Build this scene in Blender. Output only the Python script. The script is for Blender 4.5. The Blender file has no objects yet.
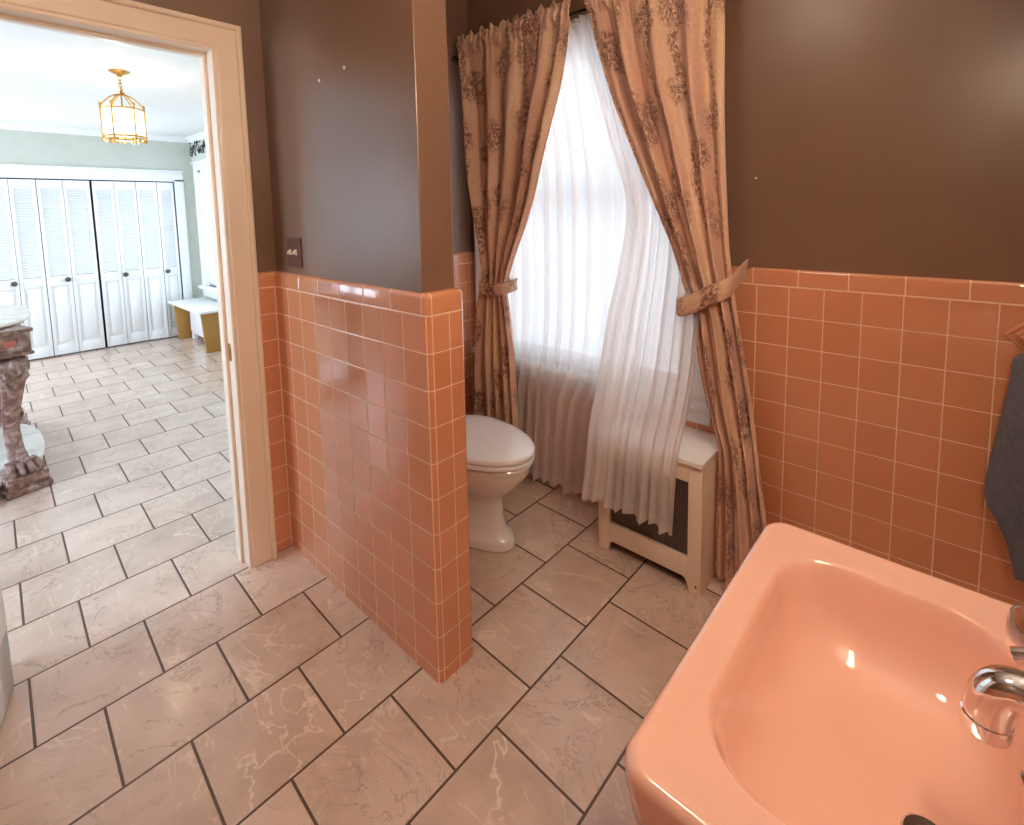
import bpy, bmesh, math, random
from mathutils import Vector, Matrix
random.seed(7)
PI = math.pi
C = bpy.context.scene.collection
T = 0.1095                       # wall tile pitch
SUN_ON = False

# ------------------------------------------------------------------ materials
def new_mat(name):
    m = bpy.data.materials.new(name); m.use_nodes = True
    nt = m.node_tree
    for n in list(nt.nodes): nt.nodes.remove(n)
    out = nt.nodes.new('ShaderNodeOutputMaterial')
    return m, nt, out

def srgb(r, g, b):
    f = lambda c: (c/255/12.92) if c/255 <= .04045 else ((c/255+.055)/1.055)**2.4
    return (f(r), f(g), f(b), 1)

def N(nt, t, **kw):
    n = nt.nodes.new(t)
    for k, v in kw.items():
        if k in n.inputs: n.inputs[k].default_value = v
        else: setattr(n, k, v)
    return n

def math_n(nt, op, a, b=None, clamp=False):
    n = nt.nodes.new('ShaderNodeMath'); n.operation = op; n.use_clamp = clamp
    for i, v in enumerate((a, b)):
        if v is None: continue
        if isinstance(v, (int, float)): n.inputs[i].default_value = v
        else: nt.links.new(v, n.inputs[i])
    return n.outputs[0]

def ramp(nt, fac, stops, interp='LINEAR'):
    n = nt.nodes.new('ShaderNodeValToRGB'); cr = n.color_ramp; cr.interpolation = interp
    while len(cr.elements) < len(stops): cr.elements.new(.5)
    for e, (p, c) in zip(cr.elements, stops):
        e.position = p; e.color = c if len(c) == 4 else (*c, 1)
    nt.links.new(fac, n.inputs[0]); return n.outputs[0]

def mix_c(nt, fac, a, b, blend='MIX'):
    n = nt.nodes.new('ShaderNodeMix'); n.data_type = 'RGBA'; n.blend_type = blend
    for i, v in ((0, fac), (6, a), (7, b)):
        if isinstance(v, (int, float)): n.inputs[i].default_value = v
        elif isinstance(v, tuple): n.inputs[i].default_value = v
        else: nt.links.new(v, n.inputs[i])
    return n.outputs[2]

def plain(name, col, rough=.5, metal=0, spec=.5, coat=0, noise=.0, nscale=8, bump=0, bscale=60, coat_r=.05):
    m, nt, out = new_mat(name)
    p = N(nt, 'ShaderNodeBsdfPrincipled', Roughness=rough, Metallic=metal)
    p.inputs['Specular IOR Level'].default_value = spec
    p.inputs['Coat Weight'].default_value = coat
    p.inputs['Coat Roughness'].default_value = coat_r
    tc = N(nt, 'ShaderNodeTexCoord')
    if noise:
        nz = N(nt, 'ShaderNodeTexNoise', Scale=nscale, Detail=4.0)
        nt.links.new(tc.outputs['Object'], nz.inputs['Vector'])
        d = tuple(c*(1-noise) for c in col[:3])+(1,); l = tuple(min(1, c*(1+noise)) for c in col[:3])+(1,)
        nt.links.new(ramp(nt, nz.outputs[0], [(.3, d), (.7, l)]), p.inputs['Base Color'])
    else:
        p.inputs['Base Color'].default_value = col
    if bump:
        nb = N(nt, 'ShaderNodeTexNoise', Scale=bscale, Detail=3.0)
        nt.links.new(tc.outputs['Object'], nb.inputs['Vector'])
        b = N(nt, 'ShaderNodeBump', Strength=bump, Distance=.01)
        nt.links.new(nb.outputs[0], b.inputs['Height']); nt.links.new(b.outputs[0], p.inputs['Normal'])
    nt.links.new(p.outputs[0], out.inputs[0])
    return m

TILE_A, TILE_B, GROUT = srgb(222, 152, 112), srgb(215, 144, 104), srgb(250, 214, 184)
def tile_mat(name, axis, u0, bw, v0=1.136, rh=T, mortar=.0018):
    """glazed wall tiles; axis 0: wall runs along x, axis 1: along y"""
    m, nt, out = new_mat(name)
    tc = N(nt, 'ShaderNodeTexCoord'); sp = N(nt, 'ShaderNodeSeparateXYZ')
    nt.links.new(tc.outputs['Object'], sp.inputs[0])
    u = math_n(nt, 'SUBTRACT', sp.outputs[axis], u0); v = math_n(nt, 'SUBTRACT', sp.outputs[2], v0)
    cb = N(nt, 'ShaderNodeCombineXYZ'); nt.links.new(u, cb.inputs[0]); nt.links.new(v, cb.inputs[1])
    def brick(ms, sm):
        br = N(nt, 'ShaderNodeTexBrick', offset=0.0, squash=1.0)
        br.inputs['Scale'].default_value = 1; br.inputs['Mortar Size'].default_value = ms
        br.inputs['Mortar Smooth'].default_value = sm
        br.inputs['Brick Width'].default_value = bw; br.inputs['Row Height'].default_value = rh
        br.inputs['Color1'].default_value = TILE_A; br.inputs['Color2'].default_value = TILE_B
        br.inputs['Mortar'].default_value = GROUT; br.inputs['Bias'].default_value = 0
        nt.links.new(cb.outputs[0], br.inputs['Vector']); return br
    br = brick(mortar, .1); b2 = brick(.004, 1.0)
    nz = N(nt, 'ShaderNodeTexNoise', Scale=14.0, Detail=3.0); nt.links.new(tc.outputs['Object'], nz.inputs['Vector'])
    col = mix_c(nt, .06, br.outputs['Color'], nz.outputs[1], 'OVERLAY')
    p = N(nt, 'ShaderNodeBsdfPrincipled')
    p.inputs['Coat Weight'].default_value = .9; p.inputs['Coat Roughness'].default_value = .03
    nt.links.new(col, p.inputs['Base Color'])
    nt.links.new(math_n(nt, 'ADD', math_n(nt, 'MULTIPLY', br.outputs['Fac'], .5), .13), p.inputs['Roughness'])
    n2 = N(nt, 'ShaderNodeTexNoise', Scale=9.0, Detail=1.0); nt.links.new(tc.outputs['Object'], n2.inputs['Vector'])
    h = math_n(nt, 'ADD', math_n(nt, 'MULTIPLY', b2.outputs['Fac'], -1.0), math_n(nt, 'MULTIPLY', n2.outputs[0], .25))
    b = N(nt, 'ShaderNodeBump', Strength=.35, Distance=.0035); nt.links.new(h, b.inputs['Height'])
    nt.links.new(b.outputs[0], p.inputs['Normal']); nt.links.new(b.outputs[0], p.inputs['Coat Normal'])
    nt.links.new(p.outputs[0], out.inputs[0]); return m

def floor_mat():
    m, nt, out = new_mat('stone_floor_tile')
    tc = N(nt, 'ShaderNodeTexCoord'); sp = N(nt, 'ShaderNodeSeparateXYZ'); nt.links.new(tc.outputs['Object'], sp.inputs[0])
    u = math_n(nt, 'ADD', math_n(nt, 'ADD', sp.outputs[1], math_n(nt, 'MULTIPLY', sp.outputs[0], .032)), .024)
    cb = N(nt, 'ShaderNodeCombineXYZ'); nt.links.new(u, cb.inputs[0]); nt.links.new(sp.outputs[0], cb.inputs[1])
    def brick(ms, sm, c1=(0, 0, 0, 1), c2=(1, 1, 1, 1)):
        br = N(nt, 'ShaderNodeTexBrick', offset=.5, offset_frequency=2, squash=1.0)
        for k, v in (('Scale', 1), ('Mortar Size', ms), ('Mortar Smooth', sm), ('Brick Width', .2984), ('Row Height', .30176), ('Color1', c1), ('Color2', c2), ('Mortar', (.5, .5, .5, 1)), ('Bias', 0)):
            br.inputs[k].default_value = v
        nt.links.new(cb.outputs[0], br.inputs['Vector']); return br
    br = brick(.0038, .15); b2 = brick(.009, 1.0)
    # each tile gets its own piece of stone: shift the stone pattern by the tile's random tint
    rnd = N(nt, 'ShaderNodeSeparateColor'); nt.links.new(br.outputs['Color'], rnd.inputs[0])
    sh = N(nt, 'ShaderNodeCombineXYZ')
    nt.links.new(math_n(nt, 'MULTIPLY', rnd.outputs[0], 37.0), sh.inputs[0]); nt.links.new(math_n(nt, 'MULTIPLY', rnd.outputs[0], 91.0), sh.inputs[1])
    va = N(nt, 'ShaderNodeVectorMath', operation='ADD'); nt.links.new(tc.outputs['Object'], va.inputs[0]); nt.links.new(sh.outputs[0], va.inputs[1])
    V = va.outputs[0]
    n1 = N(nt, 'ShaderNodeTexNoise', Scale=5.0, Detail=6.0, Roughness=.6); nt.links.new(V, n1.inputs['Vector'])
    base = ramp(nt, n1.outputs[0], [(.28, srgb(196, 170, 154)), (.5, srgb(217, 192, 176)), (.72, srgb(227, 206, 191))])
    tint = ramp(nt, rnd.outputs[0], [(0, (.88, .86, .84)), (1, (1.0, 1.0, 1.0))])
    base = mix_c(nt, 1.0, base, tint, 'MULTIPLY')
    # pale veins
    n2 = N(nt, 'ShaderNodeTexNoise', Scale=3.2, Detail=5.0, Roughness=.55, Distortion=1.4); nt.links.new(V, n2.inputs['Vector'])
    vein = ramp(nt, math_n(nt, 'ABSOLUTE', math_n(nt, 'SUBTRACT', n2.outputs[0], .5)), [(0, (1, 1, 1)), (.006, (.75, .75, .75)), (.016, (0, 0, 0))])
    n2b = N(nt, 'ShaderNodeTexNoise', Scale=2.0, Detail=2.0); nt.links.new(V, n2b.inputs['Vector'])
    vein = math_n(nt, 'MULTIPLY', vein, ramp(nt, n2b.outputs[0], [(.48, (0, 0, 0)), (.62, (1, 1, 1))]))
    # dashes: stretched noise
    mp = N(nt, 'ShaderNodeMapping'); mp.inputs['Rotation'].default_value = (0, 0, .7); mp.inputs['Scale'].default_value = (7, 34, 7)
    nt.links.new(V, mp.inputs[0])
    n3 = N(nt, 'ShaderNodeTexNoise', Scale=1.0, Detail=3.0, Roughness=.6, Distortion=1.2); nt.links.new(mp.outputs[0], n3.inputs['Vector'])
    dash = ramp(nt, n3.outputs[0], [(.62, (0, 0, 0)), (.69, (.85, .85, .85))])
    pale = math_n(nt, 'MAXIMUM', vein, math_n(nt, 'MULTIPLY', dash, .7), True)
    base = mix_c(nt, math_n(nt, 'MULTIPLY', pale, .9), base, srgb(236, 218, 202))
    # dark hairline cracks
    n4 = N(nt, 'ShaderNodeTexNoise', Scale=4.5, Detail=7.0, Roughness=.65, Distortion=.8)
    va2 = N(nt, 'ShaderNodeVectorMath', operation='ADD'); va2.inputs[1].default_value = (11.3, 4.1, 7.7); nt.links.new(V, va2.inputs[0])
    nt.links.new(va2.outputs[0], n4.inputs['Vector'])
    crack = ramp(nt, math_n(nt, 'ABSOLUTE', math_n(nt, 'SUBTRACT', n4.outputs[0], .5)), [(0, (1, 1, 1)), (.004, (.6, .6, .6)), (.013, (0, 0, 0))])
    base = mix_c(nt, math_n(nt, 'MULTIPLY', math_n(nt, 'MULTIPLY', crack, ramp(nt, n2b.outputs[0], [(.42, (1, 1, 1)), (.56, (.1, .1, .1))])), .6), base, srgb(122, 90, 72))
    col = mix_c(nt, br.outputs['Fac'], base, srgb(92, 70, 56))
    p = N(nt, 'ShaderNodeBsdfPrincipled'); nt.links.new(col, p.inputs['Base Color'])
    p.inputs['Coat Weight'].default_value = .35; p.inputs['Coat Roughness'].default_value = .14
    nt.links.new(math_n(nt, 'ADD', math_n(nt, 'MULTIPLY', br.outputs['Fac'], .45), math_n(nt, 'ADD', math_n(nt, 'MULTIPLY', n1.outputs[0], .18), .22)), p.inputs['Roughness'])
    h = math_n(nt, 'ADD', math_n(nt, 'MULTIPLY', b2.outputs['Fac'], -1.0), math_n(nt, 'MULTIPLY', n4.outputs[0], .18))
    b = N(nt, 'ShaderNodeBump', Strength=.4, Distance=.004); nt.links.new(h, b.inputs['Height']); nt.links.new(b.outputs[0], p.inputs['Normal'])
    nt.links.new(p.outputs[0], out.inputs[0]); return m

def brocade_mat():
    m, nt, out = new_mat('printed_brocade')
    uv = N(nt, 'ShaderNodeUVMap'); U = uv.outputs[0]
    # soft satin ground in two tones
    mp = N(nt, 'ShaderNodeMapping'); mp.inputs['Scale'].default_value = (9, .8, 1); nt.links.new(U, mp.inputs[0])
    g = N(nt, 'ShaderNodeTexNoise', Scale=1.0, Detail=2.0); nt.links.new(mp.outputs[0], g.inputs['Vector'])
    ground = ramp(nt, g.outputs[0], [(.35, srgb(220, 176, 156)), (.65, srgb(232, 194, 160))])
    # flower bunches
    wob = N(nt, 'ShaderNodeTexNoise', Scale=9.0, Detail=2.0); nt.links.new(U, wob.inputs['Vector'])
    wv = N(nt, 'ShaderNodeVectorMath', operation='MULTIPLY_ADD'); wv.inputs[1].default_value = (.1, .1, 0)
    nt.links.new(wob.outputs[1], wv.inputs[0]); nt.links.new(U, wv.inputs[2])
    vo = N(nt, 'ShaderNodeTexVoronoi', Scale=5.2, Randomness=.75); nt.links.new(wv.outputs[0], vo.inputs['Vector'])
    bunch = ramp(nt, vo.outputs['Distance'], [(.33, (1, 1, 1)), (.52, (0, 0, 0))])
    # twining bands running down the cloth
    su = N(nt, 'ShaderNodeSeparateXYZ'); nt.links.new(wv.outputs[0], su.inputs[0])
    sn = math_n(nt, 'SINE', math_n(nt, 'MULTIPLY', su.outputs[1], 13.0))
    band = math_n(nt, 'SINE', math_n(nt, 'ADD', math_n(nt, 'MULTIPLY', su.outputs[0], 27.0), math_n(nt, 'MULTIPLY', sn, .8)))
    band = ramp(nt, band, [(.55, (0, 0, 0)), (.9, (1, 1, 1))])
    area = math_n(nt, 'MAXIMUM', bunch, band, True)
    f = N(nt, 'ShaderNodeTexNoise', Scale=62.0, Detail=3.0, Roughness=.65, Distortion=1.0); nt.links.new(U, f.inputs['Vector'])
    fl = ramp(nt, f.outputs[0], [(.485, (0, 0, 0)), (.53, (1, 1, 1))])
    v2 = N(nt, 'ShaderNodeTexVoronoi', Scale=48.0, feature='DISTANCE_TO_EDGE'); nt.links.new(wv.outputs[0], v2.inputs['Vector'])
    tw = ramp(nt, v2.outputs[0], [(.05, (1, 1, 1)), (.13, (0, 0, 0))])
    fig = math_n(nt, 'MAXIMUM', fl, math_n(nt, 'MULTIPLY', tw, .6), True)
    mask = math_n(nt, 'MULTIPLY', math_n(nt, 'MAXIMUM', area, .16), fig, True)
    mask = math_n(nt, 'MULTIPLY', mask, .86)
    dark = ramp(nt, wob.outputs[0], [(.4, srgb(92, 52, 46)), (.6, srgb(126, 74, 64))])
    col = mix_c(nt, mask, ground, dark)
    p = N(nt, 'ShaderNodeBsdfPrincipled'); nt.links.new(col, p.inputs['Base Color'])
    nt.links.new(math_n(nt, 'ADD', math_n(nt, 'MULTIPLY', mask, .25), .42), p.inputs['Roughness'])
    p.inputs['Sheen Weight'].default_value = .25; p.inputs['Specular IOR Level'].default_value = .35
    b = N(nt, 'ShaderNodeBump', Strength=.25, Distance=.002); nt.links.new(mask, b.inputs['Height']); nt.links.new(b.outputs[0], p.inputs['Normal'])
    nt.links.new(p.outputs[0], out.inputs[0]); return m

def sheer_mat():
    m, nt, out = new_mat('sheer_voile')
    tr = N(nt, 'ShaderNodeBsdfTransparent'); tl = N(nt, 'ShaderNodeBsdfTranslucent', Color=srgb(250, 248, 247)); df = N(nt, 'ShaderNodeBsdfDiffuse', Color=srgb(246, 238, 234))
    uv = N(nt, 'ShaderNodeUVMap'); sp = N(nt, 'ShaderNodeSeparateXYZ'); nt.links.new(uv.outputs[0], sp.inputs[0])
    hem = ramp(nt, sp.outputs[1], [(.085, (1, 1, 1)), (.09, (0, 0, 0))], 'CONSTANT')   # doubled cloth at the hem
    a = N(nt, 'ShaderNodeMixShader', Fac=.5); nt.links.new(tl.outputs[0], a.inputs[1]); nt.links.new(df.outputs[0], a.inputs[2])
    b = N(nt, 'ShaderNodeMixShader'); lw = N(nt, 'ShaderNodeLayerWeight', Blend=.5)
    op = math_n(nt, 'ADD', math_n(nt, 'MULTIPLY', hem, .08), math_n(nt, 'ADD', math_n(nt, 'MULTIPLY', math_n(nt, 'POWER', lw.outputs['Facing'], 2.0), .3), .80), True)
    nt.links.new(op, b.inputs[0])
    nt.links.new(tr.outputs[0], b.inputs[1]); nt.links.new(a.outputs[0], b.inputs[2])
    nt.links.new(b.outputs[0], out.inputs[0]); return m

def glass_mat(name='window_glass', tint=(1, 1, 1, 1)):
    m, nt, out = new_mat(name)
    tr = N(nt, 'ShaderNodeBsdfTransparent', Color=tint); gl = N(nt, 'ShaderNodeBsdfGlossy', Roughness=.02)
    fr = N(nt, 'ShaderNodeFresnel', IOR=1.45)
    mx = N(nt, 'ShaderNodeMixShader'); nt.links.new(math_n(nt, 'MULTIPLY', fr.outputs[0], .8), mx.inputs[0])
    nt.links.new(tr.outputs[0], mx.inputs[1]); nt.links.new(gl.outputs[0], mx.inputs[2]); nt.links.new(mx.outputs[0], out.inputs[0])
    return m

def emit_mat(name, col, s):
    m, nt, out = new_mat(name); e = N(nt, 'ShaderNodeEmission', Color=col, Strength=s); nt.links.new(e.outputs[0], out.inputs[0]); return m

def lamp_glass():
    m, nt, out = new_mat('frosted_lamp_glass')
    tl = N(nt, 'ShaderNodeBsdfTranslucent', Color=(1, .97, .92, 1)); tr = N(nt, 'ShaderNodeBsdfTransparent')
    gl = N(nt, 'ShaderNodeBsdfGlossy', Roughness=.1)
    a = N(nt, 'ShaderNodeMixShader', Fac=.5); nt.links.new(tl.outputs[0], a.inputs[1]); nt.links.new(tr.outputs[0], a.inputs[2])
    b = N(nt, 'ShaderNodeMixShader', Fac=.08); nt.links.new(a.outputs[0], b.inputs[1]); nt.links.new(gl.outputs[0], b.inputs[2])
    nt.links.new(b.outputs[0], out.inputs[0]); return m

def screen_mat():
    """perforated metal sheet"""
    m, nt, out = new_mat('perforated_metal')
    tc = N(nt, 'ShaderNodeTexCoord'); mp = N(nt, 'ShaderNodeMapping'); mp.inputs['Rotation'].default_value = (PI/2, 0, 0)
    nt.links.new(tc.outputs['Object'], mp.inputs[0])
    v = N(nt, 'ShaderNodeTexVoronoi', Scale=120.0, Randomness=0.0, voronoi_dimensions='2D'); nt.links.new(mp.outputs[0], v.inputs['Vector'])
    c = ramp(nt, v.outputs['Distance'], [(.36, srgb(38, 32, 32)), (.42, srgb(120, 104, 100))])
    p = N(nt, 'ShaderNodeBsdfPrincipled', Roughness=.45, Metallic=.3); nt.links.new(c, p.inputs['Base Color']); nt.links.new(p.outputs[0], out.inputs[0]); return m

def marble_mat():
    m, nt, out = new_mat('pale_marble')
    tc = N(nt, 'ShaderNodeTexCoord'); n = N(nt, 'ShaderNodeTexNoise', Scale=4.0, Detail=7.0, Distortion=1.5); nt.links.new(tc.outputs['Object'], n.inputs['Vector'])
    c = ramp(nt, n.outputs[0], [(.3, srgb(205, 202, 196)), (.5, srgb(232, 229, 222)), (.7, srgb(240, 238, 233))])
    p = N(nt, 'ShaderNodeBsdfPrincipled', Roughness=.2); nt.links.new(c, p.inputs['Base Color']); nt.links.new(p.outputs[0], out.inputs[0]); return m

def carved_mat():
    m, nt, out = new_mat('antiqued_carved_wood')
    tc = N(nt, 'ShaderNodeTexCoord'); n = N(nt, 'ShaderNodeTexNoise', Scale=26.0, Detail=5.0, Distortion=.6); nt.links.new(tc.outputs['Object'], n.inputs['Vector'])
    c = ramp(nt, n.outputs[0], [(.28, srgb(104, 74, 68)), (.5, srgb(150, 118, 110)), (.70, srgb(200, 174, 166))])
    p = N(nt, 'ShaderNodeBsdfPrincipled', Roughness=.28, Metallic=.35); nt.links.new(c, p.inputs['Base Color'])
    b = N(nt, 'ShaderNodeBump', Strength=.5, Distance=.006); nt.links.new(n.outputs[0], b.inputs['Height']); nt.links.new(b.outputs[0], p.inputs['Normal'])
    nt.links.new(p.outputs[0], out.inputs[0]); return m

M = dict(
    brown=plain('brown_wall_paint', srgb(126, 95, 75), .36, spec=.55, noise=.05, nscale=3, bump=.06, bscale=35, coat=.4, coat_r=.27),
    sage=plain('sage_wall_paint', srgb(200, 203, 193), .6, noise=.03),
    white_wall=plain('white_ceiling_paint', srgb(240, 240, 238), .8, noise=.015),
    trim=plain('cream_trim_paint', srgb(241, 220, 198), .35, noise=.02, coat=.1),
    white=plain('white_gloss_paint', srgb(240, 241, 241), .35, noise=.015),
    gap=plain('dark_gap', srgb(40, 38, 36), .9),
    porcelain=plain('white_porcelain', srgb(238, 232, 228), .12, coat=.6),
    seat=plain('white_seat_enamel', srgb(240, 236, 236), .2, coat=.4),
    pink=plain('pink_porcelain', srgb(238, 186, 165), .10, coat=.7),
    chrome=plain('chrome', (.85, .85, .87, 1), .08, metal=1),
    brass=plain('brass', srgb(204, 160, 92), .25, metal=1),
    iron=plain('black_iron', srgb(32, 30, 32), .45, metal=.4),
    rod=plain('bronze_rod', srgb(60, 42, 36), .35, metal=.6),
    beige=plain('cream_cabinet_paint', srgb(236, 218, 198), .38, noise=.02),
    lid=plain('white_cover_lid', srgb(240, 238, 236), .25, noise=.02),
    towel=plain('slate_terry', srgb(122, 124, 136), .95, noise=.12, nscale=60, bump=.9, bscale=240),
    switch=plain('brown_switch_plate', srgb(98, 66, 58), .3),
    ivory=plain('ivory_plastic', srgb(240, 226, 212), .3),
    gold=plain('ochre_panel_paint', srgb(172, 126, 62), .45, noise=.04),
    knob=plain('pewter_knob', srgb(110, 106, 100), .3, metal=.8),
    ceramic=plain('salmon_ceramic', srgb(224, 154, 116), .14, coat=.5),
    slate_shade=plain('blue_grey_shade', srgb(112, 126, 146), .7),
    carved=carved_mat(), marble=marble_mat(), floor=floor_mat(), brocade=brocade_mat(), sheer=sheer_mat(), glass=glass_mat(),
    screen=screen_mat(), lamp_glass=lamp_glass(), bulb=emit_mat('lit_bulb', (1, .80, .55, 1), 60), tube=emit_mat('lit_tube', (1, .79, .58, 1), 60),
    dome=emit_mat('lit_dome', (1, .82, .66, 1), 19),
    plaster=plain('salmon_shelf', srgb(200, 110, 100), .3),
)
TW = tile_mat('salmon_wall_tile_x', 0, 1.535, T)
TP = tile_mat('salmon_wall_tile_pony', 0, .8765, T)
TF = tile_mat('salmon_wall_tile_y', 1, -1.133, T)
TE = tile_mat('salmon_wall_tile_end', 1, -1.112, .0638)
CW = tile_mat('salmon_cap_tile_x', 0, 1.672, .1515, 1.138, .2)
CP = tile_mat('salmon_cap_tile_pony', 0, .97, .1515, 1.138, .2)
CF = tile_mat('salmon_cap_tile_y', 1, -1.112, .1515, 1.138, .2)

# ------------------------------------------------------------------ mesh helpers
class MB:
    def __init__(s): s.v = []; s.f = []; s.mi = []; s.uv = None
    def add(s, vs, fs, mi=0):
        o = len(s.v); s.v += [tuple(v) for v in vs]
        for f in fs: s.f.append(tuple(i+o for i in f)); s.mi.append(mi)
        return s
    def box(s, x0, x1, y0, y1, z0, z1, mi=0):
        v = [(x, y, z) for z in (z0, z1) for y in (y0, y1) for x in (x0, x1)]
        return s.add(v, [(0, 2, 3, 1), (4, 5, 7, 6), (0, 1, 5, 4), (2, 6, 7, 3), (0, 4, 6, 2), (1, 3, 7, 5)], mi)
    def loft(s, loops, cap0=True, cap1=True, mi=0, closed=False):
        n = len(loops[0]); v = [p for l in loops for p in l]; f = []
        L = len(loops)
        for a in range(L if closed else L-1):
            b = (a+1) % L
            for i in range(n):
                j = (i+1) % n; f.append((a*n+i, a*n+j, b*n+j, b*n+i))
        if not closed:
            if cap0: f.append(tuple(reversed(range(n))))
            if cap1: f.append(tuple((L-1)*n+i for i in range(n)))
        return s.add(v, f, mi)
    def tube(s, pts, r, n=12, mi=0, flat=1.0, up=None, fine=0):
        pts = [Vector(p) for p in pts]; loops = []; prev = None
        if fine:
            q, rr_, m = [], [], len(pts)-1
            for i in range(m*fine+1):
                k = min(i//fine, m-1); f = i/fine-k; a, b_, c_, d = pts[max(k-1, 0)], pts[k], pts[k+1], pts[min(k+2, m)]
                q.append(.5*(2*b_+(c_-a)*f+(2*a-5*b_+4*c_-d)*f*f+(3*b_-a-3*c_+d)*f**3)); rr_.append(r[k]+(r[k+1]-r[k])*f if isinstance(r, (list, tuple)) else r)
            pts, r = q, rr_
        for i, p in enumerate(pts):
            t = (pts[min(i+1, len(pts)-1)]-pts[max(i-1, 0)]).normalized()
            if prev is None:
                a = Vector(up) if up else (Vector((0, 0, 1)) if abs(t.z) < .9 else Vector((1, 0, 0)))
            else: a = prev
            a = (a-t*a.dot(t)).normalized(); prev = a; b = t.cross(a)
            rr = r[i] if isinstance(r, (list, tuple)) else r
            loops.append([p+a*math.cos(2*PI*k/n)*rr+b*math.sin(2*PI*k/n)*rr*flat for k in range(n)])
        return s.loft(loops, mi=mi)
    def lathe(s, prof, c, n=32, axis='z', mi=0):
        loops = []
        for r, h in prof:
            l = []
            for k in range(n):
                a = 2*PI*k/n; ca, sa = r*math.cos(a), r*math.sin(a)
                l.append({'z': (c[0]+ca, c[1]+sa, c[2]+h), 'x': (c[0]+h, c[1]+ca, c[2]+sa), 'y': (c[0]+sa, c[1]+h, c[2]+ca)}[axis])
            loops.append(l)
        return s.loft(loops, mi=mi)
    def prism(s, poly, d0, d1, axis, mi=0):
        """poly: 2D outline; axis: extrusion axis, the other two in order"""
        put = {'x': lambda a, b, d: (d, a, b), 'y': lambda a, b, d: (a, d, b), 'z': lambda a, b, d: (a, b, d)}[axis]
        return s.loft([[put(a, b, d0) for a, b in poly], [put(a, b, d1) for a, b in poly]], mi=mi)
    def grid(s, fn, nu, nv, mi=0, uvf=None):
        v = [fn(i/nu, j/nv) for j in range(nv+1) for i in range(nu+1)]
        f = [(j*(nu+1)+i, j*(nu+1)+i+1, (j+1)*(nu+1)+i+1, (j+1)*(nu+1)+i) for j in range(nv) for i in range(nu)]
        if uvf: s.uv = [uvf(i/nu, j/nv) for j in range(nv+1) for i in range(nu+1)]
        return s.add(v, f, mi)
    def build(s, name, mats, parent=None, smooth=True, bevel=0, seg=2, solid=0, angle=.6, subd=0):
        me = bpy.data.meshes.new(name)
        loc = Vector((0, 0, 0))
        if parent is not None:
            q = parent
            while q is not None: loc += Vector(q.location); q = q.parent
        me.from_pydata([tuple(Vector(v)-loc) for v in s.v], [], s.f)
        bm = bmesh.new(); bm.from_mesh(me)
        if not s.uv: bmesh.ops.recalc_face_normals(bm, faces=bm.faces)
        bm.to_mesh(me); bm.free()
        for m in (mats if isinstance(mats, (list, tuple)) else [mats]): me.materials.append(m)
        for p, k in zip(me.polygons, s.mi): p.material_index = k; p.use_smooth = smooth
        if s.uv:
            ul = me.uv_layers.new(name='UVMap')
            for l in me.loops: ul.data[l.index].uv = s.uv[l.vertex_index]
        o = bpy.data.objects.new(name, me); C.objects.link(o)
        if parent is not None: o.parent = parent
        if solid:
            md = o.modifiers.new('thick', 'SOLIDIFY'); md.thickness = solid; md.offset = 0
        if bevel:
            md = o.modifiers.new('edge', 'BEVEL'); md.width = bevel; md.segments = seg; md.limit_method = 'ANGLE'; md.angle_limit = angle
            md.harden_normals = False
        if subd:
            md = o.modifiers.new('sub', 'SUBSURF'); md.levels = subd; md.render_levels = subd
        if smooth and not s.uv:
            es = o.modifiers.new('split', 'EDGE_SPLIT'); es.split_angle = math.radians(38)
        return o

def tag(o, label=None, cat=None, group=None, kind=None):
    if label: o['label'] = label
    if cat: o['category'] = cat
    if group: o['group'] = group
    if kind: o['kind'] = kind
    return o
def thing(name, loc, label, cat, group=None, kind=None):
    o = bpy.data.objects.new(name, None); C.objects.link(o); o.location = loc; o.empty_display_size = .1
    return tag(o, label, cat, group, kind)
def box(*a): return MB().box(*a)
def struct(o, label, cat): return tag(o, label, cat, kind='structure')

def lerp(a, b, t): return a+(b-a)*t
def interp(tab, x):
    """smooth interpolation through rows (key, values...) sorted by decreasing key"""
    if x >= tab[0][0]: return tab[0][1:]
    if x <= tab[-1][0]: return tab[-1][1:]
    for i in range(len(tab)-1):
        if tab[i][0] >= x >= tab[i+1][0]:
            a, b = tab[i], tab[i+1]; h = b[0]-a[0]; t = (x-a[0])/h
            p = tab[i-1] if i > 0 else a; q = tab[i+2] if i+2 < len(tab) else b
            r = []
            for k in range(1, len(a)):
                m0 = (b[k]-p[k])/(b[0]-p[0]) if b[0] != p[0] else 0; m1 = (q[k]-a[k])/(q[0]-a[0]) if q[0] != a[0] else 0
                r.append((2*t**3-3*t*t+1)*a[k]+(t**3-2*t*t+t)*h*m0+(-2*t**3+3*t*t)*b[k]+(t**3-t*t)*h*m1)
            return r
def rrect(cx, cy, hx, hy, r, z, n=12):
    l = []
    for sx, sy, a0 in ((1, 1, 0), (-1, 1, PI/2), (-1, -1, PI), (1, -1, 3*PI/2)):
        for k in range(n+1):
            a = a0+PI/2*k/n; l.append((cx+sx*(hx-r)+r*math.cos(a), cy+sy*(hy-r)+r*math.sin(a), z))
    return l

# ------------------------------------------------------------------ setting
XN, YS, ZC = 2.42, -2.75, 2.72      # near wall, far-from-window wall, bathroom ceiling
BX, BY, BZ = -4.9, -4.3, 2.37      # bedroom closet wall, opposite wall, ceiling
DY0, DY1, DZ = -2.03, -1.31, 2.04  # door opening
WX0, WX1, WZ0, WZ1 = .11, 1.29, .64, 2.20

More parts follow.
